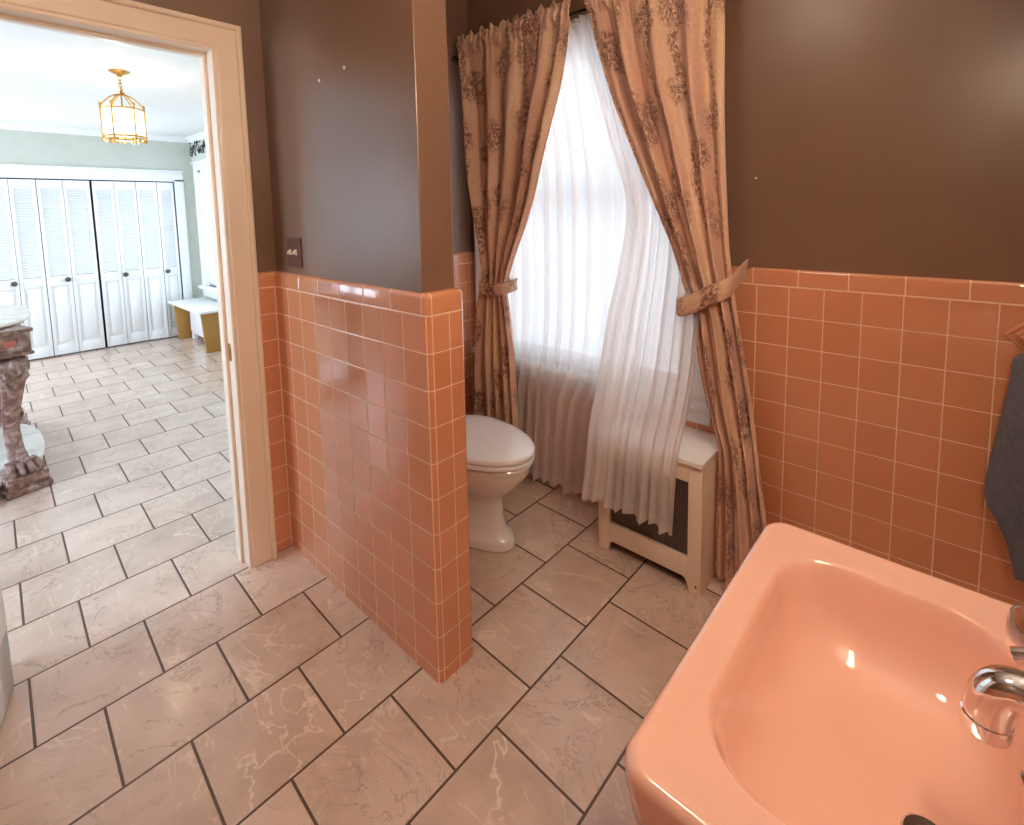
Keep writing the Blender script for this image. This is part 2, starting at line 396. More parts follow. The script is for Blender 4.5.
fl = MB().grid(lambda u, v: (lerp(-5.6, XN+.1, u), lerp(BY-.1, .12, v), 0), 1, 1).build('floor', M['floor'], smooth=False)
struct(fl, 'pinkish beige stone floor tiles laid in half bond with dark grout', 'floor')
o = box(-.12, XN+.12, YS-.12, .14, ZC, ZC+.1).build('ceiling', M['white_wall'], smooth=False); struct(o, 'white ceiling above the bathroom', 'ceiling')
o = box(-5.6, -.12, BY-.12, .14, BZ, BZ+.1).build('ceiling', M['white_wall'], smooth=False); struct(o, 'white bedroom ceiling with the lantern hanging from it', 'ceiling')

def holed(x0, x1, y0, y1, z0, z1, hx0, hx1, hz0, hz1):      # wall along x with one opening
    b = MB(); b.box(x0, hx0, y0, y1, z0, z1); b.box(hx1, x1, y0, y1, z0, z1)
    if hz0 > z0: b.box(hx0, hx1, y0, y1, z0, hz0)
    b.box(hx0, hx1, y0, y1, hz1, z1); return b
o = holed(-.12, XN+.12, .008, .14, 0, ZC, WX0, WX1, WZ0, WZ1).build('wall_window', M['brown'], smooth=False)
struct(o, 'brown painted bathroom wall around the curtained window', 'wall')
w = MB(); w.box(0, WX0, 0, .008, 0, 1.136); w.box(WX0, WX1, 0, .008, 0, WZ0); w.box(WX1, XN, 0, .008, 0, 1.136)
tl = w.build('tile_wainscot', TW, o, smooth=False)
def cap_along_x(x0, x1, y, d=1):
    prof = [(0, 1.136), (0, 1.188), (.002, 1.195), (.006, 1.199), (.011, 1.2)]
    b = MB(); loops = [[(x, y+p, z) for x in (x0, x1)] for p, z in prof]
    v = [q for l in loops for q in l]; return b.add(v, [(2*i, 2*i+1, 2*i+3, 2*i+2) for i in range(len(prof)-1)])
b = cap_along_x(0, .02, 0); b2 = cap_along_x(1.36, XN, 0); b.add(b2.v, b2.f); b.build('cap_tile_course', CW, o)

# far wall with the doorway (x = 0)
b = MB(); b.box(-.12, -.008, DY1+.02, .008, 0, ZC); b.box(-.12, -.008, YS, DY0-.02, 0, ZC); b.box(-.12, -.008, DY0-.02, DY1+.02, DZ+.02, ZC)
wf = b.build('wall_doorway', M['brown'], smooth=False); struct(wf, 'brown painted wall with the doorway to the bedroom', 'wall')
b = MB(); b.box(-.008, 0, -1.24, 0, 0, 1.136); b.box(-.008, 0, YS, -2.1, 0, 1.136); b.build('tile_wainscot', TF, wf, smooth=False)
def cap_along_y(y0, y1, x):
    prof = [(0, 1.136), (0, 1.188), (-.002, 1.195), (-.006, 1.199), (-.011, 1.2)]
    b = MB(); v = [(x+p, y, z) for p, z in prof for y in (y0, y1)]
    return b.add(v, [(2*i, 2*i+1, 2*i+3, 2*i+2) for i in range(len(prof)-1)])
cap_along_y(-1.24, 0, 0).build('cap_tile_course', CF, wf)
o = box(-.125, -.12, BY, DY0-.02, 0, BZ); o.box(-.125, -.12, DY1+.02, .008, 0, BZ); o.box(-.125, -.12, DY0-.02, DY1+.02, DZ+.02, BZ)
o = o.build('wall_bedroom_back', M['sage'], smooth=False); struct(o, 'sage green bedroom side of the doorway wall', 'wall')
# near wall behind the basin, and the side wall
o = box(XN, XN+.12, YS-.12, .14, 0, ZC).build('wall_basin', M['brown'], smooth=False); struct(o, 'brown wall behind the pink basin', 'wall')
b = box(XN-.008, XN, YS, 0, 0, 1.136).build('tile_wainscot', TF, o, smooth=False)
o = box(-.12, XN+.12, YS-.12, YS, 0, ZC).build('wall_side', M['brown'], smooth=False); struct(o, 'brown bathroom wall facing the window', 'wall')
box(0, XN, YS, YS+.008, 0, 1.136).build('tile_wainscot', TW, o, smooth=False)

# partition: tiled below, painted above
px1, py0, py1 = .995, -1.13, -.985
up = box(-.01, px1-.03, py0+.012, py1-.012, 1.15, ZC).build('wall_partition', M['brown'], smooth=False, bevel=.003)
struct(up, 'brown and salmon tiled partition wall beside the toilet', 'wall')
def pony_loops(z0, z1, cap):
    def outline(ins, z, r=.018):
        pts = [(-.008, py0+ins, z)]
        for k in range(7):
            a = -PI/2+PI/2*k/6; pts.append((px1-ins-r+r*math.cos(a), py0+ins+r+r*math.sin(a), z))
        for k in range(7):
            a = PI/2*k/6; pts.append((px1-ins-r+r*math.cos(a), py1-ins-r+r*math.sin(a), z))
        pts.append((-.008, py1-ins, z)); return pts
    L = [outline(0, z0), outline(0, z1 if not cap else 1.184)]
    if cap: L += [outline(.0015, 1.191), outline(.005, 1.197), outline(.010, 1.2), outline(.04, 1.2)]
    return L
def pony(z0, z1, cap, name, m_face, m_end):
    b = MB(); L = pony_loops(z0, z1, cap); n = len(L[0])
    b.v = [p for l in L for p in l]
    for a in range(len(L)-1):
        for i in range(n-1):
            p, q = L[a][i], L[a][i+1]; b.f.append((a*n+i, a*n+i+1, (a+1)*n+i+1, (a+1)*n+i)); b.mi.append(0 if abs(q[0]-p[0]) > abs(q[1]-p[1]) else 1)
    return b.build(name, [m_face, m_end], up)
pony(0, 1.136, False, 'tile_wainscot', TP, TE); pony(1.136, 1.2, True, 'cap_tile_course', CP, CF)

# doorway casing and jamb
cas = MB()
prof = [(0, -.002), (0, .013), (.004, .016), (.013, .017), (.018, .021), (.083, .022), (.085, .031), (.090, .034), (.099, .034), (.103, .030), (.103, -.002)]
rows = []
for d, x in prof:          # inner reveal to outer band, mitred at the two upper corners
    rows.append([(x, DY1+d, 0), (x, DY1+d, DZ+d), (x, DY0-d, DZ+d), (x, DY0-d, 0)])
cas.v = [p for r in rows for p in r]
for a in range(len(prof)-1):
    for k in range(3): cas.f.append((a*4+k, a*4+k+1, a*4+k+5, a*4+k+4)); cas.mi.append(0)
o = cas.build('trim_1', M['trim'], smooth=False); struct(o, 'cream painted casing around the doorway', 'door casing')
jb = MB(); jb.box(-.13, 0, DY1, DY1+.02, 0, DZ+.02); jb.box(-.13, 0, DY0-.02, DY0, 0, DZ+.02); jb.box(-.13, 0, DY0, DY1, DZ, DZ+.02)
jb.box(-.08, -.045, DY1-.012, DY1, 0, DZ-.012); jb.box(-.08, -.045, DY0, DY0+.012, 0, DZ-.012); jb.box(-.08, -.045, DY0, DY1, DZ-.012, DZ)
o2 = jb.build('door_jamb', M['trim'], o, bevel=.002)
st = MB(); st.box(-.036, -.014, DY1-.002, DY1+.001, .86, .93); st.box(-.031, -.02, DY1-.0035, DY1-.001, .88, .91)
st.build('strike_plate', M['brass'], o, bevel=.0008)

# the door itself, swung into the bathroom
dth = math.radians(-13)
door = thing('door_1', (0.004, DY0+.034, 0), 'white panel door swung open into the bathroom', 'door', kind='structure')
db = MB()
def dpt(a, t, z): return (door.location.x+a*math.cos(dth)-t*math.sin(dth)*-1*-1, door.location.y+a*math.sin(dth)+t*math.cos(dth), z)
def dbox(b, a0, a1, t0, t1, z0, z1):
    v = [dpt(a, t, z) for z in (z0, z1) for t in (t0, t1) for a in (a0, a1)]
    return b.add(v, [(0, 2, 3, 1), (4, 5, 7, 6), (0, 1, 5, 4), (2, 6, 7, 3), (0, 4, 6, 2), (1, 3, 7, 5)])
W_ = .70
for z0, z1 in ((.008, .20), (.92, 1.06), (1.92, 2.03)): dbox(db, 0, W_, -.035, 0, z0, z1)
dbox(db, 0, .11, -.035, 0, .008, 2.03); dbox(db, W_-.11, W_, -.035, 0, .008, 2.03); dbox(db, .10, W_-.10, -.026, -.009, .1, 2.0)
db.build('door_leaf', M['white'], door, bevel=.002)
kb = MB(); c = dpt(W_-.06, 0, .95)
prof = [(.0, 0), (.024, 0), (.024, .004), (.010, .008), (.009, .03), (.022, .038), (.027, .05), (.022, .06), (.0, .063)]
kb.lathe(prof, c, 24, 'y'); kb.build('door_knob', M['brass'], door)

# ---- bathroom window
win = thing('window_1', (.7, .05, WZ0), 'white double-hung window behind the sheer curtains', 'window', kind='structure')
b = MB()
for x0, x1, z0, z1 in ((WX0-.085, WX0, WZ0, WZ1+.085), (WX1, WX1+.085, WZ0, WZ1+.085), (WX0, WX1, WZ1, WZ1+.085)): b.box(x0, x1, -.018, .012, z0, z1)
b.box(WX0-.085, WX1+.085, -.012, .012, WZ0-.10, WZ0-.03)
b.build('window_frame', M['white'], win, bevel=.004)
box(WX0-.11, WX1+.11, -.045, .05, WZ0-.03, WZ0).build('window_sill', M['white'], win, bevel=.006)
b = MB(); b.box(WX0-.0, WX0+.03, .012, .13, WZ0, WZ1); b.box(WX1-.03, WX1, .012, .13, WZ0, WZ1); b.box(WX0, WX1, .012, .13, WZ1-.03, WZ1); b.box(WX0, WX1, .05, .14, WZ0-.01, WZ0+.02)
b.build('window_jamb', M['white'], win)
def sash(z0, z1, y, x0=WX0+.03, x1=WX1-.03, par=win):
    b = MB(); t = .045
    b.box(x0, x0+t, y, y+.035, z0, z1); b.box(x1-t, x1, y, y+.035, z0, z1); b.box(x0+t, x1-t, y, y+.035, z0, z0+t+.01); b.box(x0+t, x1-t, y, y+.035, z1-t, z1)
    f = b.build('sash', M['white'], par, bevel=.003)
    box(x0+t, x1-t, y+.015, y+.019, z0+t, z1-t).build('pane', M['glass'], f, smooth=False)
sash(WZ0+.02, 1.50, .045); sash(1.455, WZ1-.03, .085)

# ---- bedroom shell
o = holed(-5.6, -.12, .008, .14, 0, BZ, -4.68, -3.60, .60, 1.97)
o.box(-.12, -.119, .008, .14, 0, BZ)
o = o.build('wall_bedroom_window', M['sage'], smooth=False); struct(o, 'sage green bedroom wall holding the far white window', 'wall')
b = MB(); b.box(BX-.1, BX, BY, -1.81, 0, BZ); b.box(BX-.1, BX, -.20, .008, 0, BZ); b.box(BX-.1, BX, -1.81, -.20, 1.86, BZ)
o = b.build('wall_closet', M['sage'], smooth=False); struct(o, 'sage green wall above the white closet doors', 'wall')
box(-5.6, -5.55, BY, .008, 0, BZ).build('closet_back', M['sage'], o, smooth=False)
b = MB(); b.box(-5.6, -4.6, BY-.12, BY, 0, BZ); b.box(-3.1, -1.9, BY-.12, BY, 0, BZ); b.box(-.4, -.12, BY-.12, BY, 0, BZ); b.box(-1.9, -.4, BY-.12, BY, 0, .7); b.box(-1.9, -.4, BY-.12, BY, 2.1, BZ); b.box(-4.6, -3.1, BY-.12, BY, 0, .7); b.box(-4.6, -3.1, BY-.12, BY, 2.1, BZ)
o = b.build('wall_bedroom_side', M['sage'], smooth=False); struct(o, 'sage green bedroom wall opposite the far window', 'wall')
# crown moulding
b = MB(); pr = [(0, 0), (0, -.06), (.012, -.06), (.02, -.045), (.045, -.02), (.055, -.012), (.055, 0)]
b.prism([(BX+a, BZ+c) for a, c in pr], BY, .008, 'y'); b.prism([(.008-a, BZ+c) for a, c in pr], BX, -.12, 'x')
o = b.build('trim_2', M['white'], smooth=False); struct(o, 'white crown moulding around the bedroom ceiling', 'moulding')
b = MB(); b.box(BX-.02, BX+.02, -1.91, -1.81, 0, 1.87); b.box(BX-.02, BX+.02, -.20, -.105, 0, 1.87); b.box(BX-.02, BX+.02, -1.91, -.105, 1.845, 1.955); b.box(BX-.02, BX+.032, -1.92, -.095, 1.955, 1.975)
o = b.build('trim_3', M['white'], bevel=.004); struct(o, 'white casing around the bedroom closet', 'closet casing')
b = MB(); b.box(BX, BX+.015, BY, -1.91, 0, .12); b.box(BX, -.125, -.007, .008, 0, .12); b.box(BX, BX+.015, -.105, .008, 0, .12)
o = b.build('baseboard_bedroom', M['white'], bevel=.004); struct(o, 'white bedroom baseboard', 'baseboard')

# bedroom windows
w2 = thing('window_2', (-4.14, .05, .60), 'tall white bedroom window above the ochre sided bench', 'window', kind='structure')
b = MB(); X0, X1, Z0, Z1 = -4.68, -3.60, .60, 1.97
for x0, x1, z0, z1 in ((X0-.10, X0, Z0-.02, Z1+.08), (X1, X1+.10, Z0-.02, Z1+.08), (X0, X1, Z1, Z1+.08)): b.box(x0, x1, -.02, .01, z0, z1)
b.box(X0-.13, X1+.13, -.035, -.005, Z1+.08, Z1+.10)
b.box(X0-.10, X1+.10, -.012, .01, Z0-.13, Z0-.04)
b.build('window_frame', M['white'], w2, bevel=.003)
box(X0-.13, X1+.13, -.06, .05, Z0-.04, Z0).build('window_sill', M['white'], w2, bevel=.005)
b = MB(); b.box(X0, X0+.03, .01, .13, Z0, Z1); b.box(X1-.03, X1, .01, .13, Z0, Z1); b.box(X0, X1, .01, .13, Z1-.03, Z1); b.box(X0, X1, .05, .14, Z0-.02, Z0+.02)
b.build('window_jamb', M['white'], w2)
sash(Z0+.02, 1.30, .03, X0+.03, X1-.03, w2); sash(1.26, Z1-.03, .07, X0+.03, X1-.03, w2)
def added_side_window(name, x0, x1, label):  # unseen side windows, guessed and added to light the bedroom
    w = thing(name, ((x0+x1)/2, BY, .7), label, 'window', kind='structure')
    b = MB(); xm = (x0+x1)/2
    for a, c, z0, z1 in ((x0-.1, x0, .68, 2.18), (x1, x1+.1, .68, 2.18), (x0, x1, 2.1, 2.18), (xm-.03, xm+.03, .7, 2.1), (x0-.1, x1+.1, .64, .70)): b.box(a, c, BY-.05, BY+.02, z0, z1)
    b.build('window_frame', M['white'], w, bevel=.004)
    for a, c in ((x0, xm-.03), (xm+.03, x1)):
        b = MB(); y = BY-.08
        b.box(a, a+.04, y, y+.03, .7, 2.1); b.box(c-.04, c, y, y+.03, .7, 2.1)
        for z in (.7, 1.38, 2.05): b.box(a+.04, c-.04, y, y+.03, z, z+.05)
        s = b.build('sash', M['white'], w, bevel=.003)
        box(a+.04, c-.04, y+.012, y+.016, .75, 2.05).build('pane', M['glass'], s, smooth=False)
added_side_window('added_window_3', -4.6, -3.1, 'unseen white window added to light the bedroom, nearer the closet')
added_side_window('added_window_4', -1.9, -.4, 'unseen white window added to light the bedroom, nearer the bathroom')

# ------------------------------------------------------------------ closet bifold doors
def bifold(ya, yb, yc, knob_y, fold, label):
    """two leaves hinged together; ya<yb<yc; fold pushes the shared edge out from the opening"""
    root = thing('bifold_door', (BX, (ya+yc)/2, 0), label, 'closet door', 'white bifold closet doors')
    for (y0, x0), (y1, x1) in (((ya, 0), (yb, fold)), ((yb, fold), (yc, 0))):
        y0 += .002; y1 -= .002
        L = math.hypot(y1-y0, x1-x0); dy, dx = (y1-y0)/L, (x1-x0)/L
        def P(a, t, z): return (BX+x0+dx*a+dy*t, y0+dy*a-dx*t, z)
        def bx(b, a0, a1, t0, t1, z0, z1):
            v = [P(a, t, z) for z in (z0, z1) for t in (t0, t1) for a in (a0, a1)]
            b.add(v, [(0, 2, 3, 1), (4, 5, 7, 6), (0, 1, 5, 4), (2, 6, 7, 3), (0, 4, 6, 2), (1, 3, 7, 5)])
        s = .028; b = MB()
        bx(b, 0, s, -.014, .014, .015, 1.832); bx(b, L-s, L, -.014, .014, .015, 1.832)
        for z0, z1 in ((.015, .12), (.74, .84), (1.75, 1.832)): bx(b, s, L-s, -.014, .014, z0, z1)
        leaf = b.build('leaf', M['white'], root, bevel=.002)
        b = MB(); bx(b, s, L-s, -.006, .002, .12, .74); bx(b, s+.022, L-s-.022, 0, .011, .15, .71)
        b.build('lower_panel', M['white'], leaf, bevel=.004)
        b = MB(); k = 0; z = .845
        while z < 1.745:
            v = [P(s-.002, -.010, z+.030), P(L-s+.002, -.010, z+.030), P(L-s+.002, .010, z), P(s-.002, .010, z),
                 P(s-.002, -.010, z+.036), P(L-s+.002, -.010, z+.036), P(L-s+.002, .010, z+.006), P(s-.002, .010, z+.006)]
            b.add(v, [(0, 1, 2, 3), (7, 6, 5, 4), (0, 4, 5, 1), (1, 5, 6, 2), (2, 6, 7, 3), (3, 7, 4, 0)]); z += .026
        b.build('louvers', M['white'], leaf, smooth=False)
        if y0 < knob_y < y1:
            b = MB(); c = P(knob_y-y0, .014, .80)
            b.lathe([(0, 0), (.011, 0), (.008, .012), (.02, .018), (.026, .026), (.022, .034), (.0, .037)], c, 20, 'x'); b.build('knob', M['knob'], root)
bifold(-1.800, -1.602, -1.403, -1.640, .0, 'white louvered bifold closet door partly hidden behind the marble table')
bifold(-1.400, -1.198, -.980, -1.236, .0, 'white louvered bifold closet door between the marble table and the dark gap')
bifold(-.962, -.775, -.577, -.745, .0, 'white bifold closet door just past the dark gap')
bifold(-.574, -.385, -.215, -.350, .035, 'slightly folded white closet door next to the bench')
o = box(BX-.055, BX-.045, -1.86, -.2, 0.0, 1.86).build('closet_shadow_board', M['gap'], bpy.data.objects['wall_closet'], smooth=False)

# ------------------------------------------------------------------ bench under the bedroom window
be = thing('storage_bench', (-4.25, -.2, 0), 'white topped storage bench with ochre ends below the bedroom window', 'bench')
box(-4.80, -3.70, -.385, -.03, .425, .45).build('bench_top', M['white'], be, bevel=.004)
for x in (-4.70, -3.76):
    b = MB(); b.prism([(-.355, .425), (-.065, .425), (-.065, 0), (-.325, 0)], x-.016, x+.016, 'x'); b.build('end_panel', M['gold'], be, bevel=.003)
b = MB(); b.box(-4.62, -3.80, -.215, -.07, .07, .42); b.box(-4.62, -4.57, -.215, -.165, 0, .07); b.box(-3.86, -3.80, -.215, -.165, 0, .07)
bx_ = b.build('drawer_box', M['white'], be, bevel=.004)
b = MB(); b.box(-4.60, -3.82, -.227, -.215, .10, .40); f = b.build('drawer', M['white'], be, bevel=.003)
MB().lathe([(0, 0), (.008, 0), (.007, -.012), (.016, -.02), (.012, -.03), (0, -.032)], (-4.0, -.227, .36), 16, 'y').build('knob', M['brass'], f)

# scrollwork above the bedroom window
sc = MB()
def spiral(cx, cz, r, turns, a0, sgn, tail=None):
    pts = []
    for k in range(40):
        t = k/39; a = a0+sgn*turns*2*PI*t; rr = r*(1-.78*t); pts.append((cx+rr*math.cos(a), -.004, cz+rr*math.sin(a)))
    sc.tube(pts, .0045, 6)
for i in range(7):
    x = -4.86+i*.19; s_ = 1 if i % 2 else -1
    spiral(x, 2.245+.035*s_, .06, 1.4, 0, s_); spiral(x+.09, 2.22-.03*s_, .045, 1.3, PI, -s_)
    for k in range(4):
        a = k*PI/2+i; lx, lz = x+.085*math.cos(a), 2.23+.06*math.sin(a)
        sc.tube([(lx, -.004, lz), (lx+.02*math.cos(a+.7), -.006, lz+.02*math.sin(a+.7)), (lx+.045*math.cos(a+.9), -.004, lz+.04*math.sin(a+.9))], [.002, .009, .0015], 6)
sc.tube([(-4.93+.0137*k, -.004, 2.225+.045*math.sin(k*.35)) for k in range(98)], .0035, 6)
o = sc.build('wall_scrollwork', M['iron']); tag(o, 'black scrollwork on the wall above the bedroom window', 'wall decoration')

# ------------------------------------------------------------------ lantern
LX, LY = -1.99, -1.20
la = thing('pendant_lantern', (LX, LY, BZ), 'brass lantern with lit glass panels hanging from the bedroom ceiling', 'ceiling lamp')
MB().lathe([(0, 0), (.055, 0), (.058, -.006), (.045, -.014), (.018, -.024), (.012, -.034), (0, -.036)], (LX, LY, BZ), 24).build('canopy', M['brass'], la)
b = MB()
for k in range(6):
    z = BZ-.036-.021*k
    ring = [(LX+(.008*math.sin(a) if k % 2 else 0), LY+(0 if k % 2 else .008*math.sin(a)), z-.011+.016*math.cos(a)) for a in [2*PI*i/14 for i in range(15)]]
    b.tube(ring, .0025, 6)
b.build('chain', M['brass'], la)
b = MB(); R_ = .112; zt, zb = 2.125, 1.955; n = 6
ang = [2*PI*k/n+.35 for k in range(n)]
def ringpts(r, z, m=60): return [(LX+r*math.cos(2*PI*i/m), LY+r*math.sin(2*PI*i/m), z) for i in range(m+1)]
for z in (zt, zb): b.tube(ringpts(R_, z), .006, 8)
b.tube(ringpts(R_, zb-.018), .004, 8)
for a in ang:
    ca, sa = math.cos(a), math.sin(a)
    b.tube([(LX+R_*ca, LY+R_*sa, zb-.03), (LX+R_*ca, LY+R_*sa, zt+.022)], .0055, 8)
    b.lathe([(0, 0), (.008, .004), (.009, .012), (.004, .02), (0, .024)], (LX+R_*ca, LY+R_*sa, zt+.018), 10)
    arm = []
    for k in range(13):
        t = k/12; r = R_*(1-t)**.55*(1-.0*t)+.006; arm.append((LX+r*ca, LY+r*sa, zt+.005+.095*(t**.9)))
    b.tube(arm, .0045, 6)
    for k in range(3):
        a2 = a+(k+.5)*2*PI/n/3; b.lathe([(0, 0), (.01, .004), (.005, .014), (.0, .016)], (LX+R_*math.cos(a2), LY+R_*math.sin(a2), zb-.034), 8)
b.lathe([(0, 0), (.016, .005), (.02, .018), (.010, .03), (.013, .04), (.0, .05)], (LX, LY, zt+.09), 16)
b.tube([(LX, LY, zt+.09), (LX, LY, zt-.03)], .005, 8); b.lathe([(0, -.03), (.02, -.025), (.02, .0), (0, .004)], (LX, LY, zt-.02), 12)
b.build('frame', M['brass'], la)
for k in range(n):
    a0, a1 = ang[k], ang[k]+2*PI/n
    g = MB().grid(lambda u, v: (LX+(R_-.006)*math.cos(lerp(a0, a1, u)), LY+(R_-.006)*math.sin(lerp(a0, a1, u)), lerp(zb, zt, v)), 8, 1)
    g.build('glass_panel', M['lamp_glass'], la)
for k in range(3):
    a = 2*PI*k/3; cx, cy = LX+.03*math.cos(a), LY+.03*math.sin(a)
    MB().lathe([(0, .0), (.012, .004), (.018, .03), (.014, .055), (.004, .08), (0, .084)], (cx, cy, 2.0), 14).build('bulb', M['bulb'], la)
    
# ------------------------------------------------------------------ marble table in the bedroom
TX, TY = -2.10, -2.25
tb = thing('marble_table', (TX, TY, 0), 'oval marble topped table with carved scroll legs in the bedroom', 'table')
def oval(rx, ry, z, n=64, p=2.6):
    l = []
    for k in range(n):
        a = 2*PI*k/n; c_, s_ = math.cos(a), math.sin(a)
        l.append((TX+rx*math.copysign(abs(c_)**(2/p), c_), TY+ry*math.copysign(abs(s_)**(2/p), s_), z))
    return l
RX, RY = .60, .515
MB().loft([oval(RX-.01, RY-.01, .862), oval(RX, RY, .868), oval(RX+.004, RY+.004, .876), oval(RX, RY, .885), oval(RX-.01, RY-.01, .888)]).build('table_top', M['marble'], tb)
MB().loft([oval(RX-.03, RY-.03, .86), oval(RX-.025, RY-.025, .845), oval(RX-.05, RY-.05, .835), oval(RX-.06, RY-.06, .745), oval(RX-.045, RY-.045, .735), oval(RX-.06, RY-.06, .725)]).build('apron', M['carved'], tb)
MB().loft([oval(RX+.02, RY-.01, .056), oval(RX+.03, RY, .062), oval(RX+.03, RY, .080), oval(RX+.02, RY-.01, .086)]).build('lower_shelf', M['marble'], tb)
lg = []
for ax, ay, da in ((.49, .375, .25), (-.49, .375, PI-.25), (.49, -.375, -.25), (-.49, -.375, PI+.25)):
    dx, dy = math.cos(da), math.sin(da)
    cx, cy = TX+ax, TY+ay
    # corner block with a carved panel
    b = MB()
    def ob(b, a0, a1, t, z0, z1, ins=0):
        v = [(cx+dx*a-dy*s, cy+dy*a+dx*s, z) for z in (z0, z1) for s in (-t, t) for a in (a0, a1)]
        b.add(v, [(0, 2, 3, 1), (4, 5, 7, 6), (0, 1, 5, 4), (2, 6, 7, 3), (0, 4, 6, 2), (1, 3, 7, 5)])
    ob(b, -.08, .075, .085, .735, .845); ob(b, -.085, .09, .095, .842, .862); ob(b, -.085, .085, .092, .72, .738)
    ob(b, .07, .083, .05, .755, .77); ob(b, .07, .083, .05, .815, .83); 
    blk = b.build('corner_block', M['carved'], tb, bevel=.004)
    b = MB(); ob(b, .070, .080, .024, .776, .808); b.build('inset_panel', M['plaster'], blk, bevel=.003)
    # S-curved leg: profile swept with changing width
    prof = [(.722, .0, .066, .05), (.70, .035, .068, .054), (.66, .058, .062, .052), (.60, .056, .050, .044), (.50, .022, .040, .036), (.40, -.022, .035, .032), (.30, -.040, .033, .030), (.20, -.022, .036, .034), (.15, .012, .042, .042), (.115, .036, .052, .052), (.095, .044, .06, .06)]
    loops = []
    for z, off, wt, wd in prof:
        l = []
        for k in range(20):
            a = 2*PI*k/20; ca, sa = math.cos(a), math.sin(a)
            q = 1+.09*math.cos(5*a)
            u_, v_ = off+wd*q*ca, wt*q*sa; l.append((cx+dx*u_-dy*v_, cy+dy*u_+dx*v_, z))
        loops.append(l)
    b = MB(); b.loft(loops)
    for sgn in (-1, 1):            # scroll volutes at the knee
        pts = [];
        for k in range(30):
            t = k/29; a = PI/2+t*3.2*PI; r = .05*(1-.8*t); u_, z = .01+r*math.cos(a), .665+r*math.sin(a)
            v_ = sgn*.07; pts.append((cx+dx*u_-dy*v_, cy+dy*u_+dx*v_, z))
        b.tube(pts, .011, 8)
        for k in range(4):         # acanthus leaf ribs
            t0 = .02*k; b.tube([(cx+dx*(.095-t0*.4)-dy*sgn*(.008+.015*k), cy+dy*(.095-t0*.4)+dx*sgn*(.008+.015*k), .70-t0), (cx+dx*.098-dy*sgn*(.012+.013*k), cy+dy*.098+dx*sgn*(.012+.013*k), .62), (cx+dx*.062-dy*sgn*.008, cy+dy*.062+dx*sgn*.008, .53)], [.006, .010, .003], 6)
    legm = b.build('leg', M['carved'], tb)
    b = MB()
    for k in range(4):             # paw toes
        s = (k-1.5)*.034
        b.tube([(cx+dx*.03-dy*s, cy+dy*.03+dx*s, .15), (cx+dx*.085-dy*s*1.1, cy+dy*.085+dx*s*1.1, .138), (cx+dx*.108-dy*s*1.15, cy+dy*.108+dx*s*1.15, .112), (cx+dx*.11-dy*s*1.15, cy+dy*.11+dx*s*1.15, .096)], [.014, .018, .016, .010], 8)
    b.build('paw', M['carved'], legm)
    b = MB(); ob(b, -.10, .125, .085, .03, .095); ob(b, -.11, .135, .095, 0, .035); b.build('plinth', M['carved'], tb, bevel=.008)
b = MB()
b.loft([oval(RX+.005, RY-.03, 0), oval(RX+.005, RY-.03, .02), oval(RX-.01, RY-.045, .0565)]); b.build('base_moulding', M['marble'], tb)
for sgn in (1, -1):
    x = TX+sgn*.61
    b = MB(); b.prism([(x-.05, 0), (x+.06, 0), (x+.06, .03), (x+.045, .04), (x+.035, .09), (x-.05, .095)] if sgn > 0 else [(x+.05, 0), (x-.06, 0), (x-.06, .03), (x-.045, .04), (x-.035, .09), (x+.05, .095)], TY-.27, TY+.27, 'y')
    b.build('end_rail', M['carved'], tb, bevel=.004)

# ------------------------------------------------------------------ toilet
ty = -.535
to = thing('toilet', (.45, ty, 0), 'white toilet with closed lid between partition and window', 'toilet')
def egg(xb, xf, w, z, n=48, blunt=.5):
    """egg outline: blunt back at xb, pointed front at xf"""
    l = []; xm = lerp(xb, xf, .42)
    for k in range(n):
        a = 2*PI*k/n; c_, s_ = math.cos(a), math.sin(a)
        if c_ >= 0: x = xm+(xf-xm)*c_; y = w*s_
        else: x = xm+(xm-xb)*math.copysign(abs(c_)**.75, c_); y = w*math.copysign(abs(s_)**.85, s_)
        l.append((x, ty+y, z))
    return l
b = MB(); b.loft([egg(.16, .762, .125, 0), egg(.158, .768, .130, .006), egg(.158, .768, .130, .03), egg(.165, .758, .122, .045), egg(.18, .742, .112, .055), egg(.2, .722, .100, .075),
    egg(.2, .71, .096, .13), egg(.2, .71, .098, .19), egg(.2, .718, .104, .215), egg(.2, .745, .126, .24), egg(.19, .795, .160, .285), egg(.185, .822, .175, .32), egg(.18, .838, .182, .34), egg(.18, .848, .187, .36), egg(.18, .85, .188, .372),
    egg(.18, .855, .192, .378), egg(.18, .858, .194, .392), egg(.18, .85, .188, .402), egg(.3, .80, .13, .404)])
b.build('bowl', M['porcelain'], to, subd=0)
def slab(z0, z1, xb, xf, w, dome, name, mat):
    b = MB(); e = .006
    b.loft([egg(xb+e, xf-e, w-e, z0), egg(xb, xf, w, z0+e*.6), egg(xb, xf, w, z1-e), egg(xb+.003, xf-.003, w-.003, z1-e*.3), egg(xb+.012, xf-.014, w-.012, z1+dome*.3), egg(xb+.06, xf-.07, w-.06, z1+dome*.8), egg(xb+.14, xf-.2, w-.13, z1+dome)])
    return b.build(name, mat, to)
slab(.404, .424, .33, .866, .192, 0, 'seat', M['seat'])
slab(.426, .446, .315, .866, .192, .006, 'lid', M['seat'])
for s in (-.07, .07):
    b = MB(); b.tube([(.305, ty+s-.022, .432), (.305, ty+s+.022, .432)], .013, 12); b.box(.285, .325, ty+s-.02, ty+s+.02, .402, .425); b.build('seat_hinge', M['seat'], to)
b = MB(); b.loft([rrect(.125, ty, .085, .20, .03, .37), rrect(.125, ty, .092, .215, .03, .42), rrect(.125, ty, .095, .225, .03, .70), rrect(.125, ty, .095, .225, .03, .705)]); b.build('tank', M['porcelain'], to)
